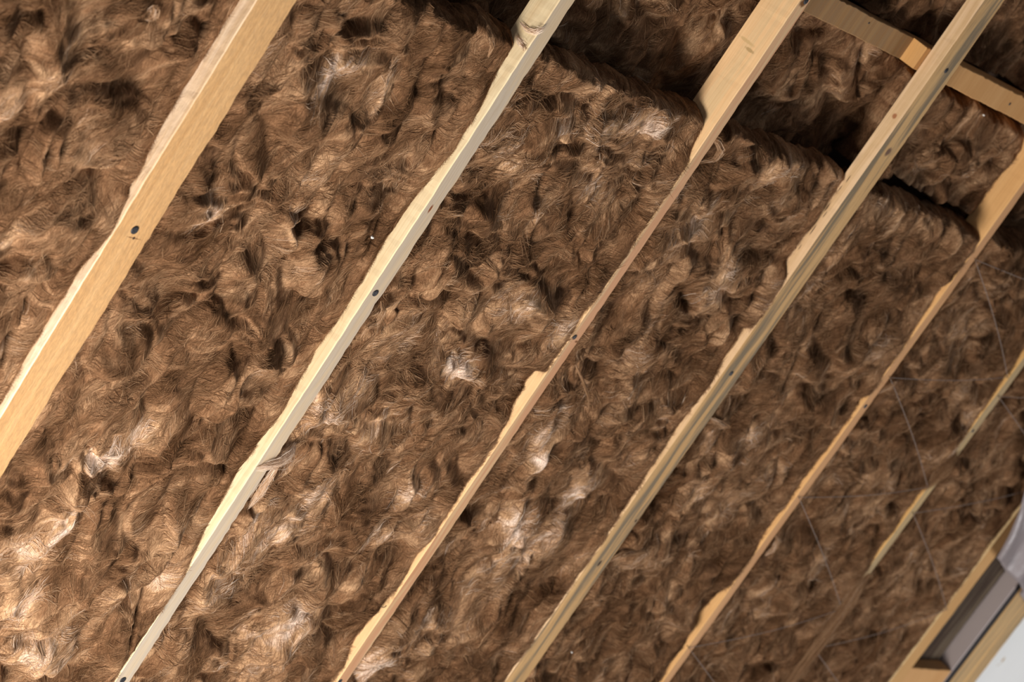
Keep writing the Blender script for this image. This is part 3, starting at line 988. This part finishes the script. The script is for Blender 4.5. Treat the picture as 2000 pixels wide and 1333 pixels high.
# ------------------------------------------------------------------ tufts standing off the batts
def tuft(parent, path, rad, n, seed, tint=0.5, label=None):
    """loose lock of wool along a path of (px, py, Y)"""
    r = np.random.default_rng(seed)
    pts = []
    for q in path:
        if len(q) == 4:                      # a point on a batten's side face X = q[3]
            d = ray(q[0], q[1])
            pts.append(CAM + (q[3] - CAM[0]) / d[0] * d)
        else:
            pts.append(on_y(*q))
    pts = np.array(pts)
    K = 9
    tt = np.linspace(0, 1, len(pts))
    sm = lambda t: np.stack([np.interp(t, tt, pts[:, k]) for k in range(3)], -1)
    V, Fq, T = [], [], []
    for i in range(n):
        a = r.uniform(-0.05, 0.6)
        b = a + r.uniform(0.25, 0.5)
        t = np.clip(np.linspace(a, b, K), 0, 1)
        c = sm(t)
        env = rad * (0.35 + 0.65 * np.sin(np.pi * np.clip(t, 0.04, 0.96)))
        off = r.normal(0, 0.45, 3)
        off2 = r.normal(0, 0.25, 3)
        c = c + off * env[:, None] + off2 * env[:, None] * np.linspace(-1, 1, K)[:, None]
        d = np.gradient(c, axis=0)
        w = np.cross(d, r.normal(0, 1, 3) * 0.35 + np.array([0.8, 0.6, 0]))
        w = w / (np.linalg.norm(w, axis=1)[:, None] + 1e-9) * r.uniform(0.0002, 0.0005) * np.array([.4, .8, 1, 1, 1, .9, .8, .5, .15])[:, None]
        base = len(V)
        for q, ww in zip(c, w):
            V.append(q - ww)
            V.append(q + ww)
        tv = np.clip(tint + r.normal(0, 0.13), 0, 1)
        T += [tv] * (2 * K)
        for k in range(K - 1):
            Fq.append((base + 2 * k, base + 2 * k + 1, base + 2 * k + 3, base + 2 * k + 2))
    o = mesh_obj('loose_tuft', V, Fq, FIBRE, parent)
    at = o.data.attributes.new('tint', 'FLOAT', 'POINT')
    at.data.foreach_set('value', np.array(T, dtype=np.float32))
    o['kind'] = 'stuff'
    return o
B = [o for o in bpy.data.objects if o.name.startswith('insulation_batt')]
B.sort(key=lambda o: o.name)
tuft(B[2], [(575, 868, .01), (566, 890, -.004), (545, 905, -.008), (520, 912, -.006), (500, 915, -.002)], .010, 300, 1, .88)
tuft(B[2], [(545, 905, -.006), (525, 935, -.003), (505, 965, .004), (485, 995, .01)], .007, 200, 2, .75)
tuft(B[1], [(1016, 44, 0, LX[1] - .002), (1030, 58, 0, LX[1] - .003), (1046, 62, 0, LX[1] - .003), (1056, 58, 0, LX[1] - .003), (1066, 50, -.002)], .0050, 50, 3, .95)
tuft(B[1], [(1008, 66, 0, LX[1] - .002), (1014, 78, 0, LX[1] - .003), (1022, 92, 0, LX[1] - .003), (1024, 99, -.002)], .0060, 60, 4, .9)
tuft(B[2], [(745, 590, .01), (750, 610, -.004), (738, 632, -.006), (718, 640, -.004), (705, 660, .004)], .005, 260, 5, .5)
tuft(B[3], [(1372, 262, .03), (1402, 275, .0), (1410, 292, -.004), (1396, 312, -.004), (1366, 318, .006)], .006, 320, 6, .55)
tuft(B[3], [(1118, 700, .02), (1135, 735, .0), (1150, 775, .0), (1150, 800, .02)], .003, 120, 7, .5)
tuft(B[4], [(1385, 815, .01), (1405, 825, -.002), (1422, 832, .0), (1402, 838, .006)], .006, 220, 8, .6)
tuft(B[4], [(1190, 1095, .02), (1215, 1085, .0), (1250, 1075, .0), (1285, 1080, .02)], .007, 260, 9, .5)
tuft(B[5], [(1495, 1085, .01), (1510, 1075, -.003), (1520, 1058, -.003), (1514, 1045, .004)], .006, 220, 10, .62)
tuft(B[5], [(1755, 738, .01), (1748, 748, -.003), (1735, 758, -.002), (1715, 770, .002)], .006, 200, 11, .55)
tuft(B[5], [(1866, 880, .004), (1850, 903, -.004), (1832, 925, -.004), (1806, 956, .002)], .016, 1500, 12, .36)
tuft(B[5], [(1694, 1120, .004), (1672, 1150, -.004), (1640, 1195, -.005), (1600, 1250, -.005), (1545, 1325, -.005), (1500, 1390, 0)], .018, 3600, 13, .42)
tuft(B[6], [(1905, 965, .02), (1915, 985, -.004), (1908, 1005, -.008), (1895, 1000, .0)], .006, 240, 14, .5)
tuft(B[1], [(952, 50, .02), (958, 75, -.002), (962, 92, -.004), (953, 112, .002)], .004, 200, 15, .5)
tuft(B[0], [(290, 20, .01), (305, 15, -.004), (300, 35, -.004), (285, 38, .0)], .006, 180, 16, .55)

# ------------------------------------------------------------------ plaster crumbs caught in the wool
def crumb(px, py, Y, size, label, seed):
    rs = random.Random(seed)
    bm = bmesh.new()
    bmesh.ops.create_icosphere(bm, subdivisions=2, radius=size)
    for v in bm.verts:
        v.co *= rs.uniform(0.7, 1.25)
        v.co.z *= 0.7
    o = bm_obj('plaster_crumb', bm, CR)
    o.location = on_y(px, py, Y)
    tag(o, label, 'crumb', 'plaster crumbs')
CR = plain_mat('white_plaster', srgb(236, 230, 220), 0.8)
crumb(727, 464, -0.004, 0.0032, 'white crumb on the wool just left of the cream batten', 1)
crumb(1921, 225, 0.040, 0.0026, 'tiny white crumb on the set back wool under the light rail', 2)
crumb(1117, 1275, -0.004, 0.0024, 'tiny white crumb near the bottom edge, right of the weathered batten', 3)
